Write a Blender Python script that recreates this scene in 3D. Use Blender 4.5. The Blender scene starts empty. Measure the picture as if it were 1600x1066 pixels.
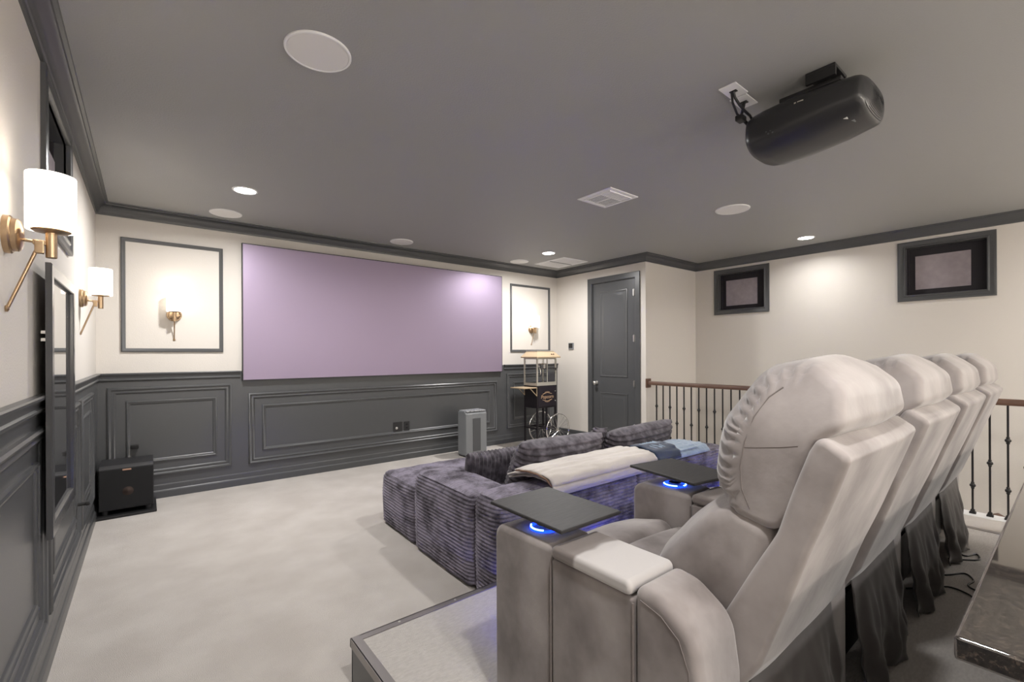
import bpy, bmesh, math, random
from mathutils import Vector, Matrix, noise as mnoise
random.seed(7)
SC = bpy.context.scene
COL = SC.collection
PI = math.pi

# ------------------------------------------------------------------ key dimensions (metres)
XL, D, XR, YC, X2, YB = -0.350, 5.438, 5.308, 3.712, 6.594, -2.30
CEIL, CROWN, RAIL = 2.70, 2.595, 1.183
P = 0.18            # riser height
H = 1.34            # camera height

# ------------------------------------------------------------------ materials
def mat(name, col, rough=.5, metal=0., bump=None, var=None, emit=None, spec=.5, sheen=0., aniso=0., alpha=None, trans=0., coat=0.):
    m = bpy.data.materials.new(name); m.use_nodes = True
    nt = m.node_tree; b = nt.nodes['Principled BSDF']
    b.inputs['Base Color'].default_value = (*col, 1)
    b.inputs['Roughness'].default_value = rough
    b.inputs['Metallic'].default_value = metal
    b.inputs['Specular IOR Level'].default_value = spec
    b.inputs['Sheen Weight'].default_value = sheen
    b.inputs['Coat Weight'].default_value = coat
    b.inputs['Transmission Weight'].default_value = trans
    if emit:
        b.inputs['Emission Color'].default_value = (*emit[0], 1); b.inputs['Emission Strength'].default_value = emit[1]
    tc = nt.nodes.new('ShaderNodeTexCoord')
    if var:                                  # (other colour, scale, lo, hi[, stretch])
        n = nt.nodes.new('ShaderNodeTexNoise'); n.inputs['Scale'].default_value = var[1]; n.inputs['Detail'].default_value = 5
        if len(var) > 5: n.inputs['Detail'].default_value = var[5]; n.inputs['Roughness'].default_value = var[6]
        r = nt.nodes.new('ShaderNodeValToRGB')
        r.color_ramp.elements[0].position = var[2]; r.color_ramp.elements[1].position = var[3]
        r.color_ramp.elements[0].color = (*col, 1); r.color_ramp.elements[1].color = (*var[0], 1)
        if len(var) > 4:
            mp = nt.nodes.new('ShaderNodeMapping'); mp.inputs['Scale'].default_value = var[4]
            nt.links.new(tc.outputs['Object'], mp.inputs['Vector']); nt.links.new(mp.outputs['Vector'], n.inputs['Vector'])
        else:
            nt.links.new(tc.outputs['Object'], n.inputs['Vector'])
        nt.links.new(n.outputs['Fac'], r.inputs['Fac']); nt.links.new(r.outputs['Color'], b.inputs['Base Color'])
    if bump:                                 # (scale, strength, distance)
        n = nt.nodes.new('ShaderNodeTexNoise'); n.inputs['Scale'].default_value = bump[0]; n.inputs['Detail'].default_value = 3
        bp = nt.nodes.new('ShaderNodeBump'); bp.inputs['Strength'].default_value = bump[1]; bp.inputs['Distance'].default_value = bump[2]
        nt.links.new(tc.outputs['Object'], n.inputs['Vector']); nt.links.new(n.outputs['Fac'], bp.inputs['Height'])
        nt.links.new(bp.outputs['Normal'], b.inputs['Normal'])
    return m

M = {}
M['wall'] = mat('cream_wall_paint', (.635, .600, .555), .75, bump=(120, .25, .004))
M['dark'] = mat('charcoal_trim_paint', (.073, .075, .078), .31, bump=(160, .08, .002))
M['ceil'] = mat('charcoal_ceiling_paint', (.332, .332, .322), .62, bump=(110, .35, .004))
M['carpet'] = mat('beige_carpet', (.535, .49, .45), .95, var=((.635, .592, .55), 3.2, .35, .7), bump=(420, .9, .006), sheen=.2)
M['riser_carpet'] = mat('riser_carpet', (.50, .465, .435), .95, var=((.59, .555, .52), 40, .35, .7, (1, 3, 1)), bump=(300, 1., .008), sheen=.2)
M['white'] = mat('white_paint', (.80, .80, .80), .45)
M['speaker'] = mat('white_speaker_grille', (.74, .73, .71), .6, bump=(900, .3, .001))
M['metal_trim'] = mat('brushed_nickel_trim', (.34, .32, .31), .38, metal=.85)
M['nickel'] = mat('satin_nickel', (.70, .69, .67), .28, metal=1)
M['brass'] = mat('aged_brass', (.48, .345, .22), .3, metal=1)
M['black'] = mat('black_plastic', (.014, .014, .015), .42)
M['black_matte'] = mat('black_cloth', (.008, .008, .009), .85)
M['black_wood'] = mat('black_vinyl_cabinet', (.02, .02, .022), .5, bump=(200, .1, .001))
M['proj'] = mat('projector_black', (.022, .022, .024), .33, bump=(500, .05, .001))
M['screen'] = mat('lavender_screen_fabric', (.325, .265, .365), .46, spec=.5, metal=.62)
M['iron'] = mat('black_iron', (.013, .012, .012), .45)
M['rail_wood'] = mat('dark_walnut_rail', (.10, .052, .034), .38, var=((.15, .085, .058), 9, .3, .7, (12, 1, 12)))
M['suede'] = mat('taupe_velvet', (.118, .096, .090), .78, var=((.30, .268, .258), 4.5, .34, .64, (1, 1, .8), 4, .5), bump=(26, .12, .01), sheen=.35)
M['suede_light'] = mat('pale_velvet_nap', (.36, .33, .318), .72, var=((.45, .43, .42), 6, .35, .7), bump=(26, .12, .01), sheen=.5)
M['skirt'] = mat('shade_toned_skirt', (.072, .063, .060), .8, var=((.10, .09, .087), 5, .4, .65), sheen=.2)  # shade behind the recliners is put into this darker skirt colour
M['seam'] = mat('velvet_seam', (.15, .128, .12), .8)
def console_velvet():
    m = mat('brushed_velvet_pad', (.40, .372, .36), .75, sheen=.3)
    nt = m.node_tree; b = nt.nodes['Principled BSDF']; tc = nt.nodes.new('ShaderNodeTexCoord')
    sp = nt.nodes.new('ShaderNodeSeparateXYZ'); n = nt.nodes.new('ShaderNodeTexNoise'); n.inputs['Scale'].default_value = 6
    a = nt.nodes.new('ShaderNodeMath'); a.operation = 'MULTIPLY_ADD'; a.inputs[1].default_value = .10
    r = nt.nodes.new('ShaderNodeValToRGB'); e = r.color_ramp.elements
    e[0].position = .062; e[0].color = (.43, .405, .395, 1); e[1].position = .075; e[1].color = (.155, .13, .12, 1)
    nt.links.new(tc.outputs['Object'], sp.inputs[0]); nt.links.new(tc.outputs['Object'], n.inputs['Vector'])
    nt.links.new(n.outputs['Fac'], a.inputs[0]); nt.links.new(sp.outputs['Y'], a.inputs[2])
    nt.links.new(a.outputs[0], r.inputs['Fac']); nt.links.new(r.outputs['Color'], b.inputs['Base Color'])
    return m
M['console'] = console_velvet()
M['tray'] = mat('charcoal_ash_tray', (.020, .019, .020), .55, spec=.35, var=((.040, .037, .037), 14, .35, .7, (1.5, 26, 10)))
M['blue_led'] = mat('blue_led', (.01, .02, .3), .3, emit=((.004, .03, 1.0), 3.5))
M['blue_core'] = mat('bright_blue_led', (.2, .4, 1), .3, emit=((.12, .30, 1.0), 9))
M['cord'] = mat('plush_rib_fabric', (.040, .032, .044), .9, var=((.235, .212, .27), 6.5, .36, .58, (1, 1, 1.2), 9, .7), sheen=.1)
M['cord_dark'] = mat('plush_rib_cushion_fabric', (.045, .038, .048), .8, var=((.15, .135, .16), 18, .42, .66), sheen=.15)
M['beige_throw'] = mat('beige_fleece', (.47, .425, .39), .92, var=((.55, .505, .47), 7, .3, .7), bump=(140, .3, .004), sheen=.5)
M['brown_edge'] = mat('brown_binding', (.20, .12, .08), .85)
M['blue_throw'] = mat('denim_blue_fleece', (.20, .27, .37), .92, var=((.28, .36, .46), 30, .35, .65), bump=(140, .3, .004), sheen=.4)
M['navy'] = mat('navy_fleece', (.012, .025, .06), .92, sheen=.3)
M['pale_blue'] = mat('pale_blue_print', (.36, .45, .56), .9)
M['glass'] = mat('clear_glass', (1, 1, 1), .03, trans=1., spec=.5)
M['glass'].node_tree.nodes['Principled BSDF'].inputs['IOR'].default_value = 1.1
M['shade'] = mat('frosted_lit_glass', (.95, .93, .90), .35, emit=((1, .91, .79), 2.1))
M['lamp'] = mat('lit_downlight_lens', (1, 1, 1), .5, emit=((1, .97, .93), 14))
M['window_fabric'] = mat('mauve_grey_blind', (.27, .235, .255), .9, var=((.33, .29, .31), 12, .3, .7))
M['blackout'] = mat('blackout_board', (.012, .010, .014), .7)
M['poster'] = mat('dark_poster_print', (.022, .022, .03), .6, var=((.07, .068, .085), 2.5, .5, .75))
M['mirror_glass'] = mat('glossy_poster_glazing', (.028, .028, .034), .03, spec=1., coat=1.)
M['frame_satin'] = mat('charcoal_frame_satin', (.055, .056, .06), .22, spec=.6)
M['copper'] = mat('copper_badge', (.75, .48, .36), .3, metal=1, )
M['cone'] = mat('copper_dust_cone', (.045, .03, .025), .5, metal=.5)
M['purifier'] = mat('grey_purifier_plastic', (.205, .215, .225), .38)
M['purifier_dark'] = mat('grey_purifier_grille', (.075, .078, .083), .6)
M['purifier_top'] = mat('pale_control_panel', (.42, .43, .45), .3, var=((.10, .105, .115), 60, .52, .6))
M['pop_gold'] = mat('tan_gold_metal', (.47, .36, .235), .42, metal=.15)
M['pop_silver'] = mat('pale_aluminium_frame', (.60, .57, .50), .35, metal=.5)
M['pop_black'] = mat('black_enamel', (.014, .011, .014), .3)
M['pop_panel'] = mat('maroon_black_panel', (.020, .016, .022), .28)
M['gold_text'] = mat('gold_lettering', (.62, .42, .26), .45, metal=.2)
M['chrome'] = mat('chrome', (.78, .77, .74), .15, metal=1)
M['dark_panel'] = mat('smoked_popper_panel', (.10, .10, .115), .3)
M['vent_dark'] = mat('vent_grey', (.16, .16, .16), .7)  # plain grey for the duct backing and the return grille divider

def granite():
    m = mat('brown_granite', (.05, .042, .036), .04, spec=.5, coat=1.)
    nt = m.node_tree; b = nt.nodes['Principled BSDF']; tc = nt.nodes.new('ShaderNodeTexCoord')
    n = nt.nodes.new('ShaderNodeTexNoise'); n.inputs['Scale'].default_value = 210; n.inputs['Detail'].default_value = 8; n.inputs['Roughness'].default_value = .7
    n2 = nt.nodes.new('ShaderNodeTexNoise'); n2.inputs['Scale'].default_value = 75; n2.inputs['Detail'].default_value = 5
    mx = nt.nodes.new('ShaderNodeMix'); mx.data_type = 'FLOAT'; mx.inputs[0].default_value = .4
    r = nt.nodes.new('ShaderNodeValToRGB'); e = r.color_ramp.elements
    e[0].position = .40; e[0].color = (.008, .007, .007, 1); e[1].position = .66; e[1].color = (.105, .080, .062, 1)
    k = r.color_ramp.elements.new(.52); k.color = (.030, .024, .021, 1)
    nt.links.new(tc.outputs['Object'], n2.inputs['Vector']); nt.links.new(tc.outputs['Object'], n.inputs['Vector'])
    nt.links.new(n.outputs['Fac'], mx.inputs[2]); nt.links.new(n2.outputs['Fac'], mx.inputs[3])
    b.inputs['IOR'].default_value = 1.6; b.inputs['Coat IOR'].default_value = 1.6; b.inputs['Coat Roughness'].default_value = .02
    nt.links.new(mx.outputs[0], r.inputs['Fac']); nt.links.new(r.outputs['Color'], b.inputs['Base Color'])
    return m
M['granite'] = granite()

# ------------------------------------------------------------------ object helpers
def tag(o, label=None, cat=None, group=None, kind=None):
    if label: o['label'] = label
    if cat: o['category'] = cat
    if group: o['group'] = group
    if kind: o['kind'] = kind
    return o

def thing(name, label, cat, loc=(0, 0, 0), rz=0., group=None):
    o = bpy.data.objects.new(name, None); COL.objects.link(o)
    o.location = loc; o.rotation_euler = (0, 0, rz); o.empty_display_size = .1
    return tag(o, label, cat, group)

def copy_tree(o, parent=None):
    c = o.copy(); COL.objects.link(c); c.parent = parent
    for ch in list(o.children): copy_tree(ch, c)
    return c

class MB:
    """collects shapes in one bmesh"""
    def __init__(s): s.b = bmesh.new()
    def faces(s, vs, fs):
        v = [s.b.verts.new(p) for p in vs]
        for f in fs:
            try: s.b.faces.new([v[i] for i in f])
            except ValueError: pass
        return v
    def box(s, x0, x1, y0, y1, z0, z1, bev=0., seg=2, mx=None):
        pts = [(x, y, z) for z in (z0, z1) for y in (y0, y1) for x in (x0, x1)]
        v = s.faces(pts, [(0, 2, 3, 1), (4, 5, 7, 6), (0, 1, 5, 4), (2, 6, 7, 3), (0, 4, 6, 2), (1, 3, 7, 5)])
        if bev > 0:
            es = list({e for q in v for e in q.link_edges})
            r = bmesh.ops.bevel(s.b, geom=es + v, offset=bev, segments=seg, affect='EDGES', profile=.5)
            v = list({q for q in r['verts']} | {q for f in r['faces'] for q in f.verts} | {q for q in v if q.is_valid})
        if mx is not None:
            for q in v:
                if q.is_valid: q.co = mx @ q.co
        return s
    def ring(s, pts): return [s.b.verts.new(p) for p in pts]
    def skin(s, rings, close=True, cap=(True, True)):
        R = [s.ring(r) for r in rings]; n = len(R[0])
        for a, b in zip(R, R[1:]):
            for i in range(n if close else n - 1):
                j = (i + 1) % n
                try: s.b.faces.new((a[i], a[j], b[j], b[i]))
                except ValueError: pass
        if cap[0]: s.b.faces.new(R[0][::-1])
        if cap[1]: s.b.faces.new(R[-1])
        return R
    def tube(s, pts, r, n=10, closed=False):
        P_ = [Vector(p) for p in pts]; rings = []
        up = None
        for i, p in enumerate(P_):
            if closed: t = P_[(i + 1) % len(P_)] - P_[i - 1]
            else: t = P_[min(i + 1, len(P_) - 1)] - P_[max(i - 1, 0)]
            t.normalize()
            if up is None:
                up = t.orthogonal().normalized()
            up = (up - t * up.dot(t)).normalized(); w = t.cross(up)
            rr = r[i] if isinstance(r, (list, tuple)) else r
            rings.append([p + (up * math.cos(2 * PI * k / n) + w * math.sin(2 * PI * k / n)) * rr for k in range(n)])
        if closed:
            R = [s.ring(q) for q in rings]
            # align seam
            for a, b in zip(R, R[1:] + R[:1]):
                off = min(range(n), key=lambda o: (a[0].co - b[o].co).length)
                for i in range(n):
                    j = (i + 1) % n
                    try: s.b.faces.new((a[i], a[j], b[(j + off) % n], b[(i + off) % n]))
                    except ValueError: pass
        else: s.skin(rings)
        return s
    def lathe(s, prof, c=(0, 0, 0), axis='Z', n=32, cap=(True, True), mx=None):
        """prof: (radius, height along axis)"""
        rings = []
        for r, h in prof:
            q = []
            for k in range(n):
                a, b_ = r * math.cos(2 * PI * k / n), r * math.sin(2 * PI * k / n)
                p = {'Z': (a, b_, h), 'X': (h, a, b_), 'Y': (b_, h, a)}[axis]
                p = Vector(p) + Vector(c)
                q.append(mx @ p if mx is not None else p)
            rings.append(q)
        s.skin(rings, cap=cap); return s
    def prism(s, prof, x0, x1, r=.02, seg=4, fn=None, xs=2, place=None, capn=0):
        """closed profile [(a,b)] swept along x with rounded ends; place maps (x,a,b)->point"""
        pts = [Vector(p) for p in prof]; n = len(pts)
        area = sum(pts[i].x * pts[(i + 1) % n].y - pts[(i + 1) % n].x * pts[i].y for i in range(n))
        sg = 1 if area > 0 else -1
        nor = []
        for i in range(n):
            t = pts[(i + 1) % n] - pts[i - 1]; t.normalize() if t.length > 0 else None
            nor.append(Vector((t.y, -t.x)) * sg)
        X = []
        for k in range(seg + 1):
            a = (PI / 2) * k / seg
            X.append((x0 + r * (1 - math.cos(a)), r * (1 - math.sin(a))))
        for k in range(1, xs): X.append((x0 + r + (x1 - x0 - 2 * r) * k / xs, 0.))
        for k in range(seg, -1, -1):
            a = (PI / 2) * k / seg
            X.append((x1 - r * (1 - math.cos(a)), r * (1 - math.sin(a))))
        rings = []; cen = sum(pts, Vector((0, 0))) / n
        if capn:
            X = [(x0, r, 1 - (k + .0) / capn * .97) for k in range(capn, 0, -1)] + [(a, b, 1.) for a, b in X] + [(x1, r, 1 - (k + .0) / capn * .97) for k in range(1, capn + 1)]
        else: X = [(a, b, 1.) for a, b in X]
        for x, ins, scl in X:
            ring = []
            for i in range(n):
                q = cen + (pts[i] - nor[i] * ins - cen) * scl
                p = Vector((x, q.x, q.y))
                if fn: p = fn(p, i / n, (x - x0) / (x1 - x0), Vector((0, nor[i].x, nor[i].y)))
                ring.append(place(p) if place else p)
            rings.append(ring)
        s.skin(rings); return s
    def rect_frame(s, O, U, V, N, u0, u1, v0, v1, prof):
        """mitred moulding round a rectangle; prof = (inset, height)"""
        O, U, V, N = map(Vector, (O, U, V, N)); L = []
        for ins, h in prof:
            L.append(s.ring([O + U * a + V * b + N * h for a, b in ((u0 + ins, v0 + ins), (u1 - ins, v0 + ins), (u1 - ins, v1 - ins), (u0 + ins, v1 - ins))]))
        for a, b in zip(L, L[1:]):
            for i in range(4):
                j = (i + 1) % 4
                s.b.faces.new((a[i], a[j], b[j], b[i]))
        return s
    def sweep2d(s, path, prof, closed=False):
        """profile (offset to the right of the path, z) along a 2D path with mitres"""
        n = len(path); rows = []
        for i in range(n):
            p = Vector(path[i])
            d0 = (p - Vector(path[i - 1])).normalized() if i > 0 else None
            d1 = (Vector(path[i + 1]) - p).normalized() if i < n - 1 else None
            if d0 is None: d0 = d1
            if d1 is None: d1 = d0
            n0, n1 = Vector((d0.y, -d0.x)), Vector((d1.y, -d1.x))
            m = (n0 + n1); m = m / max(m.dot(n0), 1e-6) if m.length > 1e-6 else n0
            rows.append([(p.x + m.x * o, p.y + m.y * o, z) for o, z in prof])
        s.skin(rows, close=True); return s
    def build_each(s, name, m, parent=None, smooth=None, off=None):
        """every separate piece becomes an object of its own"""
        b = s.b; bmesh.ops.remove_doubles(b, verts=b.verts, dist=1e-6); todo = set(b.verts); outs = []
        while todo:
            st = [todo.pop()]; isl = set(st)
            while st:
                v = st.pop()
                for e in v.link_edges:
                    w = e.other_vert(v)
                    if w not in isl: isl.add(w); st.append(w)
            todo -= isl; idx = {v: i for i, v in enumerate(isl)}
            q = MB(); vs = [q.b.verts.new(v.co) for v in idx]
            for f in {f for v in isl for f in v.link_faces}: q.b.faces.new([vs[idx[v]] for v in f.verts])
            outs.append(q)
        b.free(); res = []
        for q in outs:
            o = q.build(name, m, parent, smooth)
            if off is not None: o.data.transform(Matrix.Translation(-Vector(off)))
            res.append(o)
        return res
    def build(s, name, m, parent=None, smooth=None, mods=None):
        b = s.b; bmesh.ops.remove_doubles(b, verts=b.verts, dist=1e-6)
        bmesh.ops.recalc_face_normals(b, faces=b.faces)
        me = bpy.data.meshes.new(name); b.to_mesh(me); b.free()
        if smooth is not None:
            me.polygons.foreach_set('use_smooth', [True] * len(me.polygons))
            if smooth < 180: me.set_sharp_from_angle(angle=math.radians(smooth))
        o = bpy.data.objects.new(name, me); COL.objects.link(o)
        me.materials.append(M[m] if isinstance(m, str) else m)
        if parent: o.parent = parent
        if smooth is not None and smooth <= 60:
            wn = o.modifiers.new('weighted_normals', 'WEIGHTED_NORMAL'); wn.keep_sharp = True; wn.weight = 100
        return o

def rpoly(pts, seg=5):
    """polygon corners (x, y, radius) -> filleted dense outline"""
    out = []; n = len(pts)
    for i in range(n):
        p = Vector(pts[i][:2]); r = pts[i][2] if len(pts[i]) > 2 else 0
        a = Vector(pts[i - 1][:2]) - p; b = Vector(pts[(i + 1) % n][:2]) - p
        if r <= 0: out.append((p.x, p.y)); continue
        la, lb = a.length, b.length; a.normalize(); b.normalize()
        ang = a.angle(b); t = min(r / math.tan(ang / 2), la * .49, lb * .49); r = t * math.tan(ang / 2)
        c = p + (a + b).normalized() * (r / math.sin(ang / 2))
        s0 = p + a * t - c; s1 = p + b * t - c
        da = math.atan2(s0.x * s1.y - s0.y * s1.x, s0.dot(s1))
        for k in range(seg + 1):
            th = da * k / seg; cs, sn = math.cos(th), math.sin(th)
            out.append((c.x + s0.x * cs - s0.y * sn, c.y + s0.x * sn + s0.y * cs))
    return out

def dense(prof, step):
    out = []
    n = len(prof)
    for i in range(n):
        a, b = Vector(prof[i]), Vector(prof[(i + 1) % n]); k = max(1, int((b - a).length / step))
        for j in range(k):
            q = a.lerp(b, j / k); out.append((q.x, q.y))
    return out

def nz(p, s, seed=0.): return mnoise.noise(Vector(p) * s + Vector((seed, seed * 1.7, seed * .3)))

def wall(name, kind_axis, at, thick, u0, u1, v0, v1, holes=(), m='wall'):
    """wall slab with rectangular openings; front face at plane `at`, slab goes to at+thick"""
    us = sorted({u0, u1, *[h[0] for h in holes], *[h[1] for h in holes]}); vs = sorted({v0, v1, *[h[2] for h in holes], *[h[3] for h in holes]})
    mb = MB()
    def pt(u, v, w): return (w, u, v) if kind_axis == 'X' else (u, w, v)
    def hole(i, j):
        if i < 0 or j < 0 or i >= len(us) - 1 or j >= len(vs) - 1: return True
        a, b = (us[i] + us[i + 1]) / 2, (vs[j] + vs[j + 1]) / 2
        return any(h[0] < a < h[1] and h[2] < b < h[3] for h in holes)
    w0, w1 = at, at + thick
    for i in range(len(us) - 1):
        for j in range(len(vs) - 1):
            if hole(i, j): continue
            a, b, c, d = us[i], us[i + 1], vs[j], vs[j + 1]
            for w in (w0, w1): mb.faces([pt(a, c, w), pt(b, c, w), pt(b, d, w), pt(a, d, w)], [(0, 1, 2, 3)])
            for (di, dj, q) in ((-1, 0, ((a, c), (a, d))), (1, 0, ((b, c), (b, d))), (0, -1, ((a, c), (b, c))), (0, 1, ((a, d), (b, d)))):
                if hole(i + di, j + dj):
                    (ua, va), (ub, vb) = q
                    mb.faces([pt(ua, va, w0), pt(ub, vb, w0), pt(ub, vb, w1), pt(ua, va, w1)], [(0, 1, 2, 3)])
    return tag(mb.build(name, m), kind='structure')

# ------------------------------------------------------------------ the room shell
WT = .12
fl = MB().box(XL - WT, 5.27, YB - WT, D + WT, -.15, 0.)
tag(fl.build('floor', 'carpet'), kind='structure')
tag(MB().box(5.42, X2 + WT, YB - WT, YC, -1.75, -1.65).build('floor_stairwell', 'carpet'), kind='structure')
tag(MB().box(XL - WT, X2 + WT, YB - WT, D + WT, CEIL, CEIL + .1).build('ceiling', 'ceil'), kind='structure')
W1 = (.56, 1.255, 1.94, 2.525); W2 = (2.68, 3.375, 1.94, 2.525); W3 = (2.80, 3.60, 1.95, 2.56)
wl = wall('wall_left', 'X', XL, -WT, YB - WT, D + WT, 0, CEIL, [W3])
wf = wall('wall_front', 'Y', D, WT, XL, XR, 0, CEIL)
DO = (3.865, 4.68, 0.0, 2.415)
wr = wall('wall_door', 'X', XR, WT, YC, D + WT, 0, CEIL, [DO])
wall('wall_return', 'Y', YC, WT, XR + WT, X2 + WT, -1.7, CEIL)
wall('wall_right', 'X', X2, WT, YB - WT, YC, -1.7, CEIL, [W1, W2])
wall('wall_back', 'Y', YB, -WT, XL, X2, -1.7, CEIL)
tag(MB().box(5.27, 5.42, YB, YC, -1.65, .004, .004).build('trim_3', 'white'), kind='structure')      # stair curb under the railing

# crown, chair rail, baseboards
crown = [(0, CROWN), (.012, CROWN), (.014, CROWN + .018), (.022, CROWN + .024), (.026, CROWN + .036), (.036, CROWN + .056), (.056, CROWN + .076),
         (.070, CROWN + .082), (.074, CROWN + .092), (.088, CROWN + .096), (.090, CEIL), (0, CEIL)]
tag(MB().sweep2d([(XL, YB), (XL, D), (XR, D), (XR, YC), (X2, YC), (X2, YB)], crown).build('trim_1', 'dark', smooth=35), kind='structure')
rail = [(0, RAIL), (.030, RAIL), (.034, RAIL - .006), (.032, RAIL - .016), (.022, RAIL - .022), (.016, RAIL - .036), (.014, RAIL - .050), (.022, RAIL - .056), (.022, RAIL - .064), (.010, RAIL - .076), (0, RAIL - .078)]
tag(MB().sweep2d([(XL, YB), (XL, D), (.752, D)], rail).build('trim_2', 'dark', smooth=35), kind='structure')
tag(MB().sweep2d([(4.19, D), (XR, D)], rail).build('trim_4', 'dark', smooth=35), kind='structure')
base = [(0, 0), (.024, 0), (.024, .058), (.018, .068), (.013, .074), (.013, .112), (.009, .124), (.004, .131), (0, .132)]
tag(MB().sweep2d([(XL, YB), (XL, D - .03)], base).build('baseboard_left', 'dark', smooth=35), kind='structure')
tag(MB().sweep2d([(XL, D), (XR, D)], base).build('baseboard_front', 'dark', smooth=35), kind='structure')
tag(MB().sweep2d([(XR, D - .03), (XR, 4.765)], base).build('baseboard_right', 'dark', smooth=35), kind='structure')

# wainscot boards with raised panel mouldings
MO = [(0, 0), (.002, .016), (.012, .022), (.022, .018), (.028, .009), (.036, .009), (.044, .014), (.052, .010), (.058, .002), (.060, 0)]
MI = [(0, 0), (.003, .012), (.012, .015), (.018, .009), (.026, .009), (.032, .004), (.036, 0)]
def panel(parent, side, u0, u1, v0, v1, ins=.128):
    O, U, N = ((0, D - .006, 0), (1, 0, 0), (0, -1, 0)) if side == 'F' else ((XL + .006, 0, 0), (0, 1, 0), (1, 0, 0))
    MB().rect_frame(O, U, (0, 0, 1), N, u0, u1, v0, v1, MO).build('panel_moulding', 'dark', parent, smooth=50)
    MB().rect_frame(O, U, (0, 0, 1), N, u0 + ins, u1 - ins, v0 + ins, v1 - ins, MI).build('inner_panel_moulding', 'dark', parent, smooth=50)
wb = MB().box(XL + .001, XR - .001, D - .006, D, .0, RAIL - .005).build('wainscot', 'dark', wf)
panel(wf, 'F', -.277, .675, .215, 1.053); panel(wf, 'F', .825, 4.057, .205, .945); panel(wf, 'F', 4.24, 5.20, .215, 1.045)
wb = MB().box(XL, XL + .006, YB, D - .007, .0, RAIL - .005).build('wainscot', 'dark', wl)
panel(wl, 'L', .85, 2.70, .215, 1.053); panel(wl, 'L', 2.80, 3.93, .215, 1.053); panel(wl, 'L', 4.03, 4.87, .215, 1.053)
UF = [(0, 0), (.001, .016), (.008, .020), (.018, .016), (.026, .009), (.032, .008), (.034, 0)]
for a, b in ((-.183, .605), (4.32, 5.144)):
    MB().rect_frame((0, D, 0), (1, 0, 0), (0, 0, 1), (0, -1, 0), a, b, 1.375, 2.418, UF).build('wall_frame_moulding', 'dark', wf, smooth=50)

# riser (low carpeted stage) with metal nosing
ri = MB().box(.656, 4.25, YB, 1.855, 0, P).build('floor_riser', 'riser_carpet'); tag(ri, kind='structure')
MB().box(.648, .656, YB, 1.863, 0, P - .02).box(.648, 4.25, 1.855, 1.863, 0, P - .02).box(4.25, 4.258, YB, 1.863, 0, P - .02).build('riser_skirting', 'dark', ri)
ns = MB()
ns.box(.645, .682, YB, 1.866, P - .001, P + .004).box(.643, .649, YB, 1.868, P - .030, P + .004)
ns.box(.645, 4.261, 1.832, 1.866, P - .001, P + .0035).box(.643, 4.263, 1.862, 1.868, P - .030, P + .0035)
ns.box(4.226, 4.262, YB, 1.866, P - .001, P + .004).box(4.258, 4.264, YB, 1.868, P - .030, P + .004)
no = ns.build('nosing', 'metal_trim', ri)
sc = MB()
for k in range(12): sc.lathe([(.006, 0), (.005, .002), (.001, .003)], (.85 + k * .28, 1.849, P + .0035), n=10)
sc.build_each('screw', 'nickel', no)

# ------------------------------------------------------------------ windows
CAS = [(0, 0), (.001, .018), (.010, .022), (.024, .018), (.032, .012), (.050, .012), (.056, .018), (.066, .018), (.070, .006), (.070, -.01)]
def window(name, side, hole, label):
    y0, y1, z0, z1 = hole
    x, n = (X2, -1) if side == 'R' else (XL, 1)
    e = bpy.data.objects.new(name, None); COL.objects.link(e); e.location = (x, (y0 + y1) / 2, z0); tag(e, kind='structure')
    def rel(mb, nm, m, **k):
        o = mb.build(nm, m, e, **k); o.data.transform(Matrix.Translation(-e.location)); return o
    c = .036
    rel(MB().rect_frame((x, 0, 0), (0, 1, 0), (0, 0, 1), (n, 0, 0), y0 - c, y1 + c, z0 - c, z1 + c, CAS), 'window_frame', 'dark', smooth=40)
    jm = MB(); t = .034
    for q in ((y0, y0 + t, z0, z1), (y1 - t, y1, z0, z1), (y0 + t, y1 - t, z0, z0 + t), (y0 + t, y1 - t, z1 - t, z1)):
        a, b = sorted((x - n * .001, x - n * .085)); jm.box(a, b, *q)
    rel(jm, 'jamb', 'dark')
    a, b = sorted((x - n * .085, x - n * .10)); rel(MB().box(a, b, y0, y1, z0, z1), 'blackout_panel', 'blackout')
    a, b = sorted((x - n * .079, x - n * .085))
    w = y1 - y0
    if side == 'L': rel(MB().box(XL - .045, XL - .038, y0 + .10, y1 - .10, z0 + .04, z1 - .16, .002), 'blind', 'window_fabric')
    else: rel(MB().box(a, b, y0 + .155, y1 - .10, z0 + .095, z1 - .12, .002), 'blind', 'window_fabric')
    lt = MB()
    for q in ((y0 + t, y0 + t + .02, z0 + t, z1 - t), (y1 - t - .02, y1 - t, z0 + t, z1 - t)):
        a, b = sorted((x - n * .05, x - n * .085)); lt.box(a, b, *q)
    rel(lt, 'sash', 'blackout')
window('window_1', 'R', W2, ''); window('window_2', 'R', W1, ''); window('window_3', 'L', W3, '')

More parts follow.
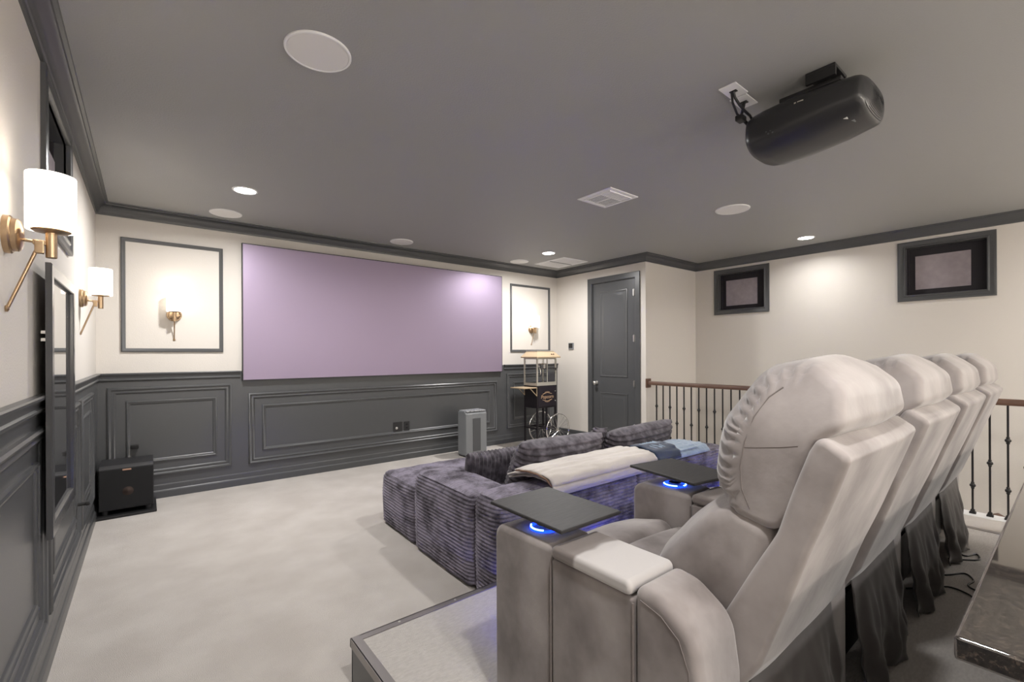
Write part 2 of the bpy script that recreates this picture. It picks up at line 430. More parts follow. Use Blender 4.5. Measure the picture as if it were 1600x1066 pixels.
# ------------------------------------------------------------------ door
dr = bpy.data.objects.new('door_1', None); COL.objects.link(dr); dr.location = (XR, 4.2725, 0); tag(dr, kind='structure')
def drel(mb, nm, m, par=None, **k):
    o = mb.build(nm, m, par or dr, **k); o.data.transform(Matrix.Translation(-dr.location)); return o
y0, y1, z1 = DO[0], DO[1], DO[3]
CS = [(0, 0), (.001, .018), (.012, .020), (.050, .014), (.070, .012), (.078, .012), (.080, -.05)]
cm = MB()
for a, b, c, d in ((y0 - .068, y0 + .012, 0, z1 + .068), (y1 - .012, y1 + .068, 0, z1 + .068)):
    cm.box(XR - .018, XR + .001, a, b, c, d, .005)
cm.box(XR - .0175, XR + .001, y0 - .066, y1 + .066, z1 - .012, z1 + .068, .005)
cm.box(XR + .001, XR + WT, y0, y0 + .018, 0, z1).box(XR + .001, XR + WT, y1 - .018, y1, 0, z1).box(XR + .001, XR + WT, y0 + .018, y1 - .018, z1 - .018, z1)
drel(cm, 'door_frame', 'dark')
ly0, ly1, lz1 = y0 + .02, y1 - .02, z1 - .02
leaf = MB(); xf = XR + .018
leaf.box(xf, xf + .04, ly0, ly1, .008, lz1)
lf = drel(leaf, 'door_leaf', 'dark')
RP = [(0, 0), (.003, .007), (.012, .009), (.022, .003), (.034, -.0), (.05, .001), (.075, .008), (.0751, .008)]
for v0, v1 in ((.20, .765), (1.0, 2.265)):
    q = MB(); q.rect_frame((xf, 0, 0), (0, 1, 0), (0, 0, 1), (-1, 0, 0), ly0 + .14, ly1 - .13, v0, v1, RP)
    a, b, c, d = ly0 + .14 + .075, ly1 - .13 - .075, v0 + .075, v1 - .075
    q.faces([(xf - .008, a, c), (xf - .008, b, c), (xf - .008, b, d), (xf - .008, a, d)], [(0, 1, 2, 3)])
    o = q.build('door_panel', 'dark', lf, smooth=40); o.data.transform(Matrix.Translation(-dr.location))
kb = MB().lathe([(.032, -.002), (.032, -.010), (.014, -.014), (.011, -.036), (.020, -.042), (.028, -.052), (.028, -.062), (.020, -.070), (.004, -.073)], (xf, ly1 - .062, .90), 'X', 24)
drel(kb, 'door_knob', 'nickel', lf, smooth=40)
for z in (2.20, 1.555, .915, .30):
    drel(MB().lathe([(.006, -.052), (.0085, -.050), (.0085, .050), (.006, .052)], (xf - .006, ly0 + .026, z), 'Z', 12).box(xf - .003, xf + .001, ly0 + .004, ly0 + .05, z - .045, z + .045), 'hinge', 'nickel', lf, smooth=40)

# ------------------------------------------------------------------ wall lamps
def sconce_mesh(root):
    # local frame: wall plane at y=0, room towards -y ; z=0 at backplate centre
    MB().lathe([(.060, 0.), (.060, -.014), (.056, -.018), (.052, -.018), (.052, -.030), (.046, -.036), (.030, -.040), (.010, -.043), (.002, -.044)], (0, 0, 0), 'Y', 36).build('backplate', 'brass', root, smooth=35)
    a = MB(); a.tube([(0, -.040, -.012), (0, -.062, -.014), (0, -.105, -.018)], .0055, 10)
    a.box(-.007, .007, -.094, -.062, -.024, -.008, .002)
    a.build('arm', 'brass', root, smooth=40)
    MB().tube([(0, -.006, -.232), (0, -.074, -.030)], .0052, 10).lathe([(.010, -.001), (.011, -.006), (.004, -.010)], (0, 0, -.236), 'Y', 14).box(-.010, .010, -.089, -.066, -.052, -.010, .003).build('strut', 'brass', root, smooth=40)
    h = MB().lathe([(.013, -.064), (.0145, -.062), (.0145, .018), (.046, .022), (.050, .026), (.048, .030), (.020, .034)], (0, -.105, 0), 'Z', 28)
    h.build('lamp_holder', 'brass', root, smooth=35)
    g = MB().lathe([(.060, .026), (.062, .028), (.062, .206), (.061, .208), (.058, .206), (.058, .030), (.052, .027)], (0, -.105, 0), 'Z', 40, cap=(False, False))
    g.build('lamp_shade', 'shade', root, smooth=35)
    MB().lathe([(.008, .034), (.013, .05), (.022, .085), (.020, .11), (.010, .125), (.002, .128)], (0, -.105, 0), 'Z', 18).build('bulb', 'lamp', root, smooth=60)
s1 = thing('wall_sconce', 'large brass wall lamp nearest the viewer, upper left beside the framed poster', 'wall lamp', (XL, 2.13, 1.728), -PI / 2 + PI, 'brass wall sconces')
s1.rotation_euler.z = PI / 2
sconce_mesh(s1)
for (loc, rz, lab) in (((XL, 4.20, 1.728), PI / 2, 'brass wall lamp on left wall, between framed poster and room corner'),
                       ((.206, D, 1.728), 0., 'brass wall lamp in moulding frame left of the lavender screen'),
                       ((4.744, D, 1.728), 0., 'brass wall lamp above the popcorn cart, right of the screen')):
    c = copy_tree(s1); c.location = loc; c.rotation_euler.z = rz; c['label'] = lab

# ------------------------------------------------------------------ framed poster on the left wall
fp = thing('poster_frame', 'tall charcoal framed glazed poster hanging on the left wall', 'picture frame', (XL, 2.94, .605))
fr = MB(); FX = XL + .034; fa, fb, f0, f1 = 2.578, 3.318, .605, 1.715
fr.rect_frame((FX, 0, 0), (0, 1, 0), (0, 0, 1), (1, 0, 0), fa, fb, f0, f1, [(0, .001), (0, .018), (.004, .021), (.050, .021), (.054, .018), (.058, .008), (.062, .004)])
o = fr.build('frame', 'frame_satin', fp, smooth=30); o.data.transform(Matrix.Translation(-fp.location))
o = MB().box(FX + .001, FX + .003, fa + .004, fb - .004, f0 + .004, f1 - .004).build('poster', 'poster', fp); o.data.transform(Matrix.Translation(-fp.location))
o = MB().box(FX + .004, FX + .006, fa + .055, fb - .055, f0 + .055, f1 - .055).build('glazing', 'mirror_glass', fp); o.data.transform(Matrix.Translation(-fp.location))
o = MB().box(FX - .012, FX + .001, fa + .002, fa + .02, 1.40, 1.412).box(FX - .012, FX + .001, fa + .002, fa + .02, 1.43, 1.442).build('hanging_bracket', 'nickel', fp); o.data.transform(Matrix.Translation(-fp.location))

# dark peg low on the left wall
pg = MB().lathe([(.022, 0), (.022, .006), (.011, .010), (.011, .050), (.014, .052), (.014, .066), (.010, .070)], (XL + .006, 3.80, .44), 'X', 20)
tag(pg.build('door_stop', 'black', smooth=40), 'small black peg stop sticking out low on the left wall', 'door stop')
cl = MB().box(-.115, -.060, D - .045, D - .006, .49, .525, .006).box(-.115, -.060, D - .055, D - .045, .515, .525, .003)
tag(cl.build('cable_outlet', 'black', smooth=40), 'small black cable outlet on the wainscot just above the subwoofer', 'outlet')

# ------------------------------------------------------------------ projection screen
sr = thing('projection_screen', 'wide lavender projector screen with thin black frame on the front wall', 'screen', (2.45, D, 1.08))
sx0, sx1, sz0, sz1 = .766, 4.130, 1.078, 2.498
o = MB().rect_frame((0, D - .045, 0), (1, 0, 0), (0, 0, 1), (0, -1, 0), sx0, sx1, sz0, sz1, [(.002, -.038), (0, -.036), (0, .004), (.001, .005), (.010, .005), (.011, .002)]).build('frame', 'black', sr); o.data.transform(Matrix.Translation(-sr.location))
o = MB().box(sx0 + .009, sx1 - .009, D - .052, D - .0475, sz0 + .009, sz1 - .009).build('screen_fabric', 'screen', sr); o.data.transform(Matrix.Translation(-sr.location))
hb = MB().box(1.2, 3.7, D - .046, D - .001, 2.30, 2.36).box(1.2, 3.7, D - .046, D - .007, 1.12, 1.17)
o = hb.build('hanging_rail', 'black', sr); o.data.transform(Matrix.Translation(-sr.location))

# outlets under the screen
def outlet(x0, x1, z0, z1, label, kind):
    e = thing('wall_outlet', label, 'outlet', ((x0 + x1) / 2, D - .006, z0))
    w = x1 - x0; h = z1 - z0
    MB().box(-w / 2, w / 2, -.007, 0, 0, h, .003).build('plate', 'black', e, smooth=40)
    if kind:
        MB().lathe([(.016, -.007), (.016, -.010), (.007, -.011), (.006, -.016), (.001, -.017)], (-w * .16, 0, h * .38), 'Y', 16).build('socket', 'nickel', e, smooth=40)
    else:
        m = MB()
        for dz in (.32, .68): m.box(-.014, .014, -.009, -.006, h * dz - .013, h * dz + .013, .003)
        m.build('socket', 'black_matte', e, smooth=40)
outlet(2.425, 2.545, .362, .486, 'square black media plate with a bright jack below the screen', 1)
outlet(2.567, 2.645, .364, .482, 'narrow black outlet plate beside the square media plate', 0)

# ------------------------------------------------------------------ subwoofer
sw = thing('subwoofer', 'black cube subwoofer speaker in the far left corner on a flat base', 'speaker', (-.135, 5.2, 0))
q = MB().box(-.198, .198, -.225, .19, 0, .022, .004); q.build('base', 'black', sw, smooth=40)
q = MB()
for a in (-.14, .14):
    for b in (-.14, .14): q.lathe([(.022, .02), (.022, .055)], (a, b, 0), 'Z', 14)
q.build_each('foot', 'black', sw)
q = MB().prism(rpoly([(-.168, .055, .004), (.185, .055, .004), (.185, .425, .01), (-.135, .425, .03), (-.168, .402, .012)]), -.178, .178, .005, 3)
q.build('cabinet', 'black_wood', sw, smooth=35)
q = MB().box(-.176, .176, -.182, -.169, .062, .396, .005); gr_ = q.build('grille', 'black_matte', sw, smooth=40)
MB().lathe([(.040, -.1815), (.03, -.183), (.014, -.187), (.002, -.189)], (.008, 0, .205), 'Y', 24).build('dust_cone', 'cone', gr_, smooth=60)
bd = MB().box(-.028, .030, -.1865, -.181, .380, .393, .002).build('badge', 'copper', sw)

# ------------------------------------------------------------------ air purifier
ap = thing('air_purifier', 'grey tower air purifier with dark vertical grille below the screen', 'air purifier', (3.385, 5.08, 0), .0)
q = MB().prism(rpoly([(-.10, .015, .01), (.10, .015, .01), (.10, .585, .012), (-.055, .600, .014), (-.10, .562, .03)]), -.165, .165, .012, 4)
q.build('body', 'purifier', ap, smooth=35)
MB().box(-.155, .155, -.09, .09, 0, .016).build('base', 'black', ap)
MB().box(-.058, .062, -.106, -.099, .07, .50, .003).build('grille', 'purifier_dark', ap, smooth=40)
mt = Matrix.Translation((0, 0, 0))
q = MB().faces([(-.15, -.100, .5690), (.15, -.100, .5690), (.15, -.062, .6015), (-.15, -.062, .6015)], [(0, 1, 2, 3)])
cp = MB(); cp.box(-.15, .15, -.095, .085, .587, .602, .004); cp.build('control_panel', 'purifier_top', ap, smooth=40)
cb = MB()
for k in range(6): cb.lathe([(.007, 0), (.007, .0015), (.006, .002)], (-.115 + k * .045, -.01, .6015), 'Z', 14)
cb.build_each('button', 'black', ap, smooth=40)

# ------------------------------------------------------------------ popcorn cart
pc = thing('popcorn_cart', 'vintage popcorn cart with tan roof, glass case and spoked wheels in far right corner', 'popcorn machine', (4.52, 4.98, 0))
def pb(mb, nm, m, par=pc, **k): return mb.build(nm, m, par, **k)
x0, x1, ya, yb = -.190, .190, -.140, .150
fm = MB()
for lx in (x0 + .012, x1 - .012):
    for ly in (ya + .012, yb - .012): fm.box(lx - .011, lx + .011, ly - .011, ly + .011, .0 if lx < 0 else .20, .58)
fm.box(x0, x1, ya + .001, ya + .023, .262, .284).box(x0, x1, yb - .023, yb - .001, .262, .284).box(x0, x0 + .022, ya, yb, .262, .284)
fm.box(-.012, .012, ya + .03, yb - .03, .262, .284).box(-.010, .012, -.14, -.118, .04, .57)
pb(fm, 'leg_frame', 'pop_black')
lb = MB().box(x0, x1, ya, yb, .562, .885, .006); cab = pb(lb, 'lower_cabinet', 'pop_black', smooth=40)
pb(MB().box(x0 + .025, x1 - .02, ya - .006, ya + .002, .585, .868, .004), 'cabinet_door', 'pop_panel', smooth=40)
hg = MB()
for z in (.66, .80): hg.lathe([(.009, 0), (.009, -.008), (.004, -.011)], (x1 - .035, ya - .006, z), 'Y', 12)
hg.build_each('door_stud', 'chrome', pc, smooth=40)
# glass case
gz0, gz1 = .885, 1.285
fz = MB()
for lx in (x0 + .008, x1 - .008):
    for ly in (ya + .008, yb - .008): fz.box(lx - .010, lx + .010, ly - .010, ly + .010, gz0, gz1, .002)
for z in (gz0, gz1 - .02):
    fz.box(x0 + .018, x1 - .018, ya, ya + .016, z, z + .02).box(x0 + .018, x1 - .018, yb - .016, yb, z, z + .02).box(x0, x0 + .016, ya + .018, yb - .018, z, z + .02).box(x1 - .016, x1, ya + .018, yb - .018, z, z + .02)
fz.box(x0 + .018, x1 - .018, ya + .002, ya + .014, gz0 + .02, gz0 + .05).box(x0 + .002, x0 + .014, ya + .018, yb - .018, gz0 + .02, gz0 + .04)
fz.box(.006, .018, ya + .002, ya + .012, gz0 + .05, gz1 - .02)
pb(fz, 'case_frame', 'pop_silver')
gl = MB()
gl.box(x0 + .004, x0 + .008, ya + .02, yb - .02, gz0 + .03, gz1 - .02).box(x0 + .02, x1 - .02, ya + .004, ya + .008, gz0 + .05, gz1 - .02)
gl.box(x1 - .008, x1 - .004, ya + .02, yb - .02, gz0 + .03, gz1 - .02)
gl.build_each('glass_pane', 'glass', pc)
pb(MB().box(x0 + .022, x1 - .022, ya + .022, yb - .022, gz0, gz0 + .012).box(.02, x1 - .02, ya + .012, ya + .016, gz0 + .05, gz0 + .19), 'popcorn_deck', 'dark_panel')
kt = MB().lathe([(.055, 1.12), (.075, 1.13), (.078, 1.19), (.070, 1.20)], (.06, .02, 0), 'Z', 24).tube([(.06, .02, 1.20), (.06, .02, 1.29)], .008, 8).tube([(-.02, .02, 1.17), (.0, .0, 1.10), (.0, -.0, 1.04)], .005, 8)
pb(kt, 'kettle', 'chrome', smooth=40)
pb(MB().box(x1 - .03, x1 - .012, ya - .012, ya, 1.10, 1.14, .004), 'door_latch', 'pop_black', smooth=40)
rz0 = gz1
ro = MB(); o_, i_ = .045, .03
A = [(x0 - o_, ya - o_, rz0), (x1 + o_, ya - o_, rz0), (x1 + o_, yb + o_ * .4, rz0), (x0 - o_, yb + o_ * .4, rz0)]
A2 = [(a, b, c + .016) for a, b, c in A]
B = [(x0 + i_, ya + i_, rz0 + .095), (x1 - i_, ya + i_, rz0 + .095), (x1 - i_, yb - i_, rz0 + .095), (x0 + i_, yb - i_, rz0 + .095)]
ro.skin([A, A2, B]); roof = pb(ro, 'roof', 'pop_gold')
pb(MB().box(x0 + .022, x1 - .022, ya + .022, yb - .022, rz0 + .093, rz0 + .104, .002), 'roof_cap', 'pop_silver', roof)
sn = MB()
for k in (.08, .118): sn.lathe([(.011, 0), (.009, -.010), (.003, -.013)], (k, ya - .012, rz0 + .052), 'Y', 12)
sn.build_each('switch', 'rail_wood', roof, smooth=40)
# folding side shelf
sh = MB().box(x0 - .255, x0, ya - .004, yb - .0, .852, .866, .003)
shelf = pb(sh, 'side_shelf', 'pop_gold', smooth=40)
br = MB()
for y in (ya + .005, yb - .015):
    br = MB(); br.box(x0 - .006, x0 - .001, y - .006, y + .006, .74, .852).tube([(x0 - .004, y, .745), (x0 - .125, y, .852)], .006, 8)
    pb(br, 'shelf_bracket', 'pop_gold', shelf, smooth=40)
# handle bar at the shelf end
# wheels at the right-hand end
WR = .236
for y in (ya - .045, yb + .045):
    w = MB(); cx, cz = .175, WR
    ring = [(cx + (WR - .010) * math.cos(2 * PI * k / 48), y, cz + (WR - .010) * math.sin(2 * PI * k / 48)) for k in range(48)]
    w.tube(ring, .010, 8, closed=True)
    wh = pb(w, 'wheel', 'chrome', smooth=60)
    sp = MB()
    for k in range(20):
        a = 2 * PI * k / 20
        sp.tube([(cx + .02 * math.cos(a + .5), y + (.012 if k % 2 else -.012), cz + .02 * math.sin(a + .5)), (cx + (WR - .015) * math.cos(a), y, cz + (WR - .015) * math.sin(a))], .0017, 5)
    pb(sp, 'spoke', 'chrome', wh, smooth=60)
    pb(MB().lathe([(.010, -.022), (.024, -.018), (.024, -.010), (.014, -.008), (.014, .008), (.024, .010), (.024, .018), (.010, .022)], (cx, y, cz), 'Y', 18), 'hub', 'chrome', wh, smooth=40)
pb(MB().tube([(.175, ya - .06, WR), (.175, yb + .06, WR)], .008, 10).box(.165, .185, ya + .0, ya + .02, WR, .30).box(.165, .185, yb - .02, yb, WR, .30), 'axle', 'pop_black', smooth=40)
def lettering(txt, size, name, m, parent, mx, ext=.001, font_shear=0.):
    cu = bpy.data.curves.new('txt', 'FONT'); cu.body = txt; cu.size = size; cu.extrude = ext; cu.align_x = 'CENTER'; cu.align_y = 'CENTER'; cu.shear = font_shear
    t = bpy.data.objects.new('txt', cu); COL.objects.link(t)
    dg = bpy.context.evaluated_depsgraph_get(); me = bpy.data.meshes.new_from_object(t.evaluated_get(dg))
    bpy.data.objects.remove(t); bpy.data.curves.remove(cu)
    me.transform(mx); me.name = name; me.materials.clear(); me.materials.append(M[m])
    o = bpy.data.objects.new(name, me); COL.objects.link(o); o.parent = parent; return o
RX = Matrix.Rotation(PI / 2, 4, 'X')
lettering('Popcorn', .072, 'lettering', 'gold_text', pc, Matrix.Translation((.0, ya - .0065, .722)) @ RX, font_shear=.15)
orn = MB()
for sg in (1, -1):
    orn.tube([(-.09 * 1, ya - .006, .722 + sg * .040), (-.045, ya - .006, .722 + sg * .052), (0, ya - .006, .722 + sg * .062), (.045, ya - .006, .722 + sg * .052), (.09, ya - .006, .722 + sg * .040)], .0035, 6)
    orn.tube([(-.05, ya - .006, .722 + sg * .066), (0, ya - .006, .722 + sg * .076), (.05, ya - .006, .722 + sg * .066)], .0025, 6)
orn.build('scroll_ornament', 'gold_text', pc, smooth=60)

# ------------------------------------------------------------------ thermostat
th = thing('thermostat', 'small black wall thermostat between popcorn cart and dark door', 'thermostat', (XR, 5.105, 1.465))
MB().box(-.020, .003, -.052, .052, -.052, .052, .006).build('body', 'purifier', th, smooth=40)
MB().box(-.022, -.019, -.040, .040, -.032, .044, .003).build('display', 'black', th, smooth=40)

# ------------------------------------------------------------------ ceiling fittings
def speaker(x, y, r, label):
    e = thing('ceiling_speaker', label, 'speaker', (x, y, CEIL), 0, 'round white ceiling speakers')
    MB().lathe([(r, 0), (r, -.006), (r - .003, -.009), (r - .010, -.009), (r - .012, -.005)], (0, 0, 0), 'Z', 56, cap=(True, True)).build('rim', 'white', e, smooth=35)
    MB().lathe([(r - .0125, -.004), (r - .0125, -.0075), (r * .6, -.0085), (r * .05, -.009)], (0, 0, 0), 'Z', 56).build('grille', 'speaker', e, smooth=35)
speaker(.605, 2.136, .140, 'largest round white ceiling speaker nearest the viewer, upper left')
speaker(.594, 5.104, .135, 'round white ceiling speaker above the left moulding frame')
speaker(2.395, 5.104, .135, 'round white ceiling speaker above middle of the lavender screen')
speaker(4.265, 5.146, .135, 'round white ceiling speaker at front right, beside the return air grille')
speaker(4.32, 2.057, .150, 'round white ceiling speaker below and right of the projector')
def downlight(x, y, label, r=.078):
    e = thing('recessed_downlight', label, 'ceiling light', (x, y, CEIL), 0, 'recessed ceiling downlights')
    MB().lathe([(r + .016, 0), (r + .016, -.004), (r + .008, -.008), (r, -.006), (r - .002, -.001)], (0, 0, 0), 'Z', 40, cap=(True, False)).build('trim_ring', 'white', e, smooth=35)
    MB().lathe([(r - .001, -.001), (r - .001, -.004), (r * .1, -.005)], (0, 0, 0), 'Z', 40).build('lens', 'lamp', e, smooth=35)
downlight(.637, 4.305, 'lit downlight at front left of the dark ceiling')
downlight(4.226, 4.483, 'lit downlight at front right, next to return air grille')
downlight(6.073, 2.031, 'lit downlight near the right wall above the stair railing')
# supply vent
sv = thing('supply_vent', 'square white slatted air vent in the middle of the ceiling', 'air vent', (3.14, 2.58, CEIL))
vw = .185
MB().rect_frame((0, 0, 0), (1, 0, 0), (0, 1, 0), (0, 0, -1), -vw, vw, -vw, vw, [(0, 0), (.001, .006), (.004, .008), (.038, .008), (.040, .016), (.046, .016), (.048, .001)]).build('frame', 'white', sv, smooth=30)
MB().box(-vw + .045, vw - .045, -vw + .045, vw - .045, -.0025, -.001).build('duct_backing', 'vent_dark', sv)
for (ax, a0, a1, c0, c1, flip) in (('x', -.13, .13, -.13, -.045, 1), ('y', -.13, .0, -.04, .13, 1), ('y', .0, .13, -.04, .13, -1)):
    sl = MB(); n = 5
    for k in range(n):
        if ax == 'x':
            y = c0 + (c1 - c0) * (k + .5) / n; sl.box(a0, a1, y - .006, y + .006, -.012, -.009, mx=None)
        else:
            x = a0 + (a1 - a0) * (k + .5) / n; sl.box(x - .006, x + .006, c0, c1, -.012, -.009)
    sl.build('slat', 'white', sv)
MB().box(-.006, .006, -.045, .133, -.015, -.003).box(-.133, .133, -.046, -.036, -.015, -.003).build('divider', 'white', sv)
# return grille
rg = thing('return_air_grille', 'wide white return air grille in the far right of the ceiling', 'air vent', (4.82, 4.845, CEIL))
MB().rect_frame((0, 0, 0), (1, 0, 0), (0, 1, 0), (0, 0, -1), -.255, .255, -.31, .31, [(0, 0), (.001, .006), (.004, .008), (.030, .008), (.034, .003)]).build('frame', 'white', rg, smooth=30)
MB().box(-.222, .222, -.278, .278, -.0025, -.001).build('filter', 'speaker', rg)
q = MB()
for k in range(18): q.box(-.222 + .444 * (k + .2) / 18, -.222 + .444 * (k + .8) / 18, -.278, .278, -.006, -.004)
q.build('slat', 'white', rg)
MB().box(-.225, .225, -.006, .006, -.010, -.003).build('divider', 'vent_dark', rg)

# ------------------------------------------------------------------ projector
pj = thing('projector', 'large rounded black projector hanging below the ceiling', 'projector', (2.66, .85, CEIL))
PL0, PL1 = -.285, .285       # rear .. front along y
def pring(y, hw, zt, zb, n=40, e=2.6, cx=0.):
    cz, hh = (zt + zb) / 2, (zt - zb) / 2; out = []
    for k in range(n):
        a = 2 * PI * k / n; c, s_ = math.cos(a), math.sin(a)
        out.append((cx + hw * math.copysign(abs(c) ** (2 / e), c), y, cz + hh * math.copysign(abs(s_) ** (2 / e), s_)))
    return out
rings = []
for y, hw, zt, zb in ((-.236, .02, -.168, -.182), (-.2355, .06, -.152, -.197), (-.233, .10, -.135, -.213), (-.229, .13, -.121, -.227), (-.222, .156, -.107, -.241), (-.214, .174, -.096, -.252), (-.205, .184, -.089, -.259), (-.19, .190, -.084, -.264), (-.10, .203, -.076, -.286), (0, .207, -.073, -.304), (.10, .205, -.075, -.316), (.18, .198, -.079, -.319), (.235, .188, -.086, -.311), (.262, .174, -.096, -.298), (.275, .150, -.115, -.275)):
    rings.append(pring(y * (1.12 if y < 0 else 1.), hw, zt, zb, e=3.))
b_ = MB(); b_.skin(rings); body = b_.build('body', 'proj', pj, smooth=60)
# rear grille: stacked rings of slats
for k in range(12):
    f_ = (k + 1.2) / 13; y = (-.2365 + .0225 * f_ ** 2.6) * 1.12
    g_ = MB(); g_.tube(pring(y, .172 * f_, -.174 + .077 * f_, -.174 - .077 * f_, 40, e=3.), .0024, 6, closed=True); g_.build('grille_rib', 'proj', body, smooth=60)
lens = MB().lathe([(.075, .268), (.075, .284), (.064, .288), (.058, .277), (.02, .276)], (0, 0, -.19), 'Y', 32).build('lens', 'black', pj, smooth=40)
MB().box(-.12, .12, -.15, .12, -.078, -.055, .006).box(-.08, .08, -.17, -.11, -.085, -.062, .004).build('mount_bracket', 'black', pj, smooth=40)
mm = MB().box(-.150, .02, -.135, -.01, -.014, -.0005, .003).box(-.148, -.13, -.135, -.01, -.056, -.012, .002).box(0., .018, -.135, -.01, -.056, -.012, .002)
mm.build('mount_plate', 'black', pj, smooth=40)
lb_ = MB().box(-.2038, -.2005, -.02, .006, -.162, -.145).box(-.2038, -.2005, .012, .020, -.162, -.145)
lb_.build_each('label_print', 'pop_silver', pj)
bt = MB()
for a, c in ((.11, -.235), (.13, -.235), (.15, -.235), (.12, -.248), (.14, -.248)): bt.lathe([(.004, 0), (.004, -.004)], (-.196, a, c), 'X', 8)
bt.build_each('button', 'purifier_dark', pj)
MB().box(-.120, -.102, -.172, -.157, -.2685, -.258).build('sticker', 'speaker', pj); MB().box(-.075, -.045, -.188, -.168, -.2700, -.262).build('sticker', 'purifier', pj)
# ceiling plates with cables
cpz = thing('ceiling_wall_plate', 'white ceiling plate with black cables, left of the projector', 'outlet', (2.372, 1.122, CEIL))
MB().box(-.070, .068, -.044, .044, -.006, 0, .002).build('plate', 'white', cpz, smooth=40)
MB().box(-.012, .012, -.018, .018, -.009, -.005, .002).build('socket', 'black', cpz, smooth=40)
cp2 = thing('ceiling_wall_plate', 'white ceiling plate half hidden behind the projector cables', 'outlet', (2.520, 1.135, CEIL))
MB().box(-.072, .065, -.044, .044, -.006, 0, .002).build('plate', 'white', cp2, smooth=40)
MB().box(-.014, .014, -.018, .018, -.010, -.005, .002).build('socket', 'black', cp2, smooth=40)
cbm = MB().tube([(2.372, 1.122, CEIL - .008), (2.385, 1.12, CEIL - .035), (2.42, 1.115, CEIL - .060), (2.47, 1.115, CEIL - .072), (2.53, 1.11, CEIL - .085), (2.58, 1.10, CEIL - .13)], .007, 8)
cbm.tube([(2.37, 1.13, CEIL - .008), (2.40, 1.14, CEIL - .045), (2.46, 1.145, CEIL - .085), (2.52, 1.135, CEIL - .10), (2.59, 1.11, CEIL - .15)], .006, 8)
cbm.tube([(2.52, 1.135, CEIL - .009), (2.515, 1.14, CEIL - .05), (2.50, 1.145, CEIL - .09), (2.55, 1.13, CEIL - .12), (2.60, 1.11, CEIL - .14)], .008, 8)
cbm.box(2.475, 2.53, 1.125, 1.165, CEIL - .112, CEIL - .082, .006)
tag(cbm.build('projector_cable', 'black', smooth=50), 'bundle of black cables running from ceiling plates to the projector', 'cable')

# ------------------------------------------------------------------ stair railing
RXX = 5.345
rl = thing('stair_railing', 'dark wood handrail with black iron balusters along the stairwell', 'railing', (RXX, 3.0, 0))
hp = rpoly([(-.032, .915, .006), (.032, .915, .006), (.034, .938, .008), (.026, .966, .014), (-.026, .966, .014), (-.034, .938, .008)], 4)
q = MB().skin if False else None
hr = MB(); hr.skin([[(a, y, b) for a, b in hp] for y in (YB + .02 - 3.0, YC - .02 - 3.0)])
hr.build('handrail', 'rail_wood', rl, smooth=40)
MB().box(-.052, .052, YC - .022 - 3.0, YC - 3.0, .875, 1.0, .006).build('rosette', 'rail_wood', rl, smooth=40)
def baluster(kind, zs):
    b = MB(); w = .0065
    b.box(-w, w, -w, w, .004, .918)
    o = b.build('baluster', 'iron', rl)
    k = MB()
    for z in zs:
        k.lathe([(.008, z - .030), (.012, z - .022), (.010, z - .016), (.019, z - .006), (.019, z + .006), (.010, z + .016), (.012, z + .022), (.008, z + .030)], (0, 0, 0), 'Z', 12)
    k.build_each('knuckle', 'iron', o, smooth=50)
    f = MB(); f.skin([[(-a, -a, z), (a, -a, z), (a, a, z), (-a, a, z)] for a, z in ((.020, .004), (.020, .016), (.013, .024), (.013, .034), (.008, .040))])
    f.build('shoe', 'iron', o)
    return o
bA, bB = baluster(0, (.635, .236)), baluster(1, (.437,))
n = 0; y = 3.572
while y > -.62:
    src = bA if n % 2 == 0 else bB
    c = src if n < 2 else copy_tree(src, rl)
    c.location = (0, y - 3.0, 0); y -= .1001; n += 1
# curved wood rail end rising in the stairwell
we = MB().tube([(5.98, .60, -.30), (5.95, .53, -.155), (5.92, .47, -.125), (5.89, .41, -.15), (5.86, .34, -.26)], .030, 12)
we.tube([(5.98, .60, -.30), (5.98, .60, -1.65)], .03, 12)
tag(we.build('stair_handrail', 'rail_wood', smooth=60), 'brown curved end of a lower wooden handrail behind the railing', 'handrail')

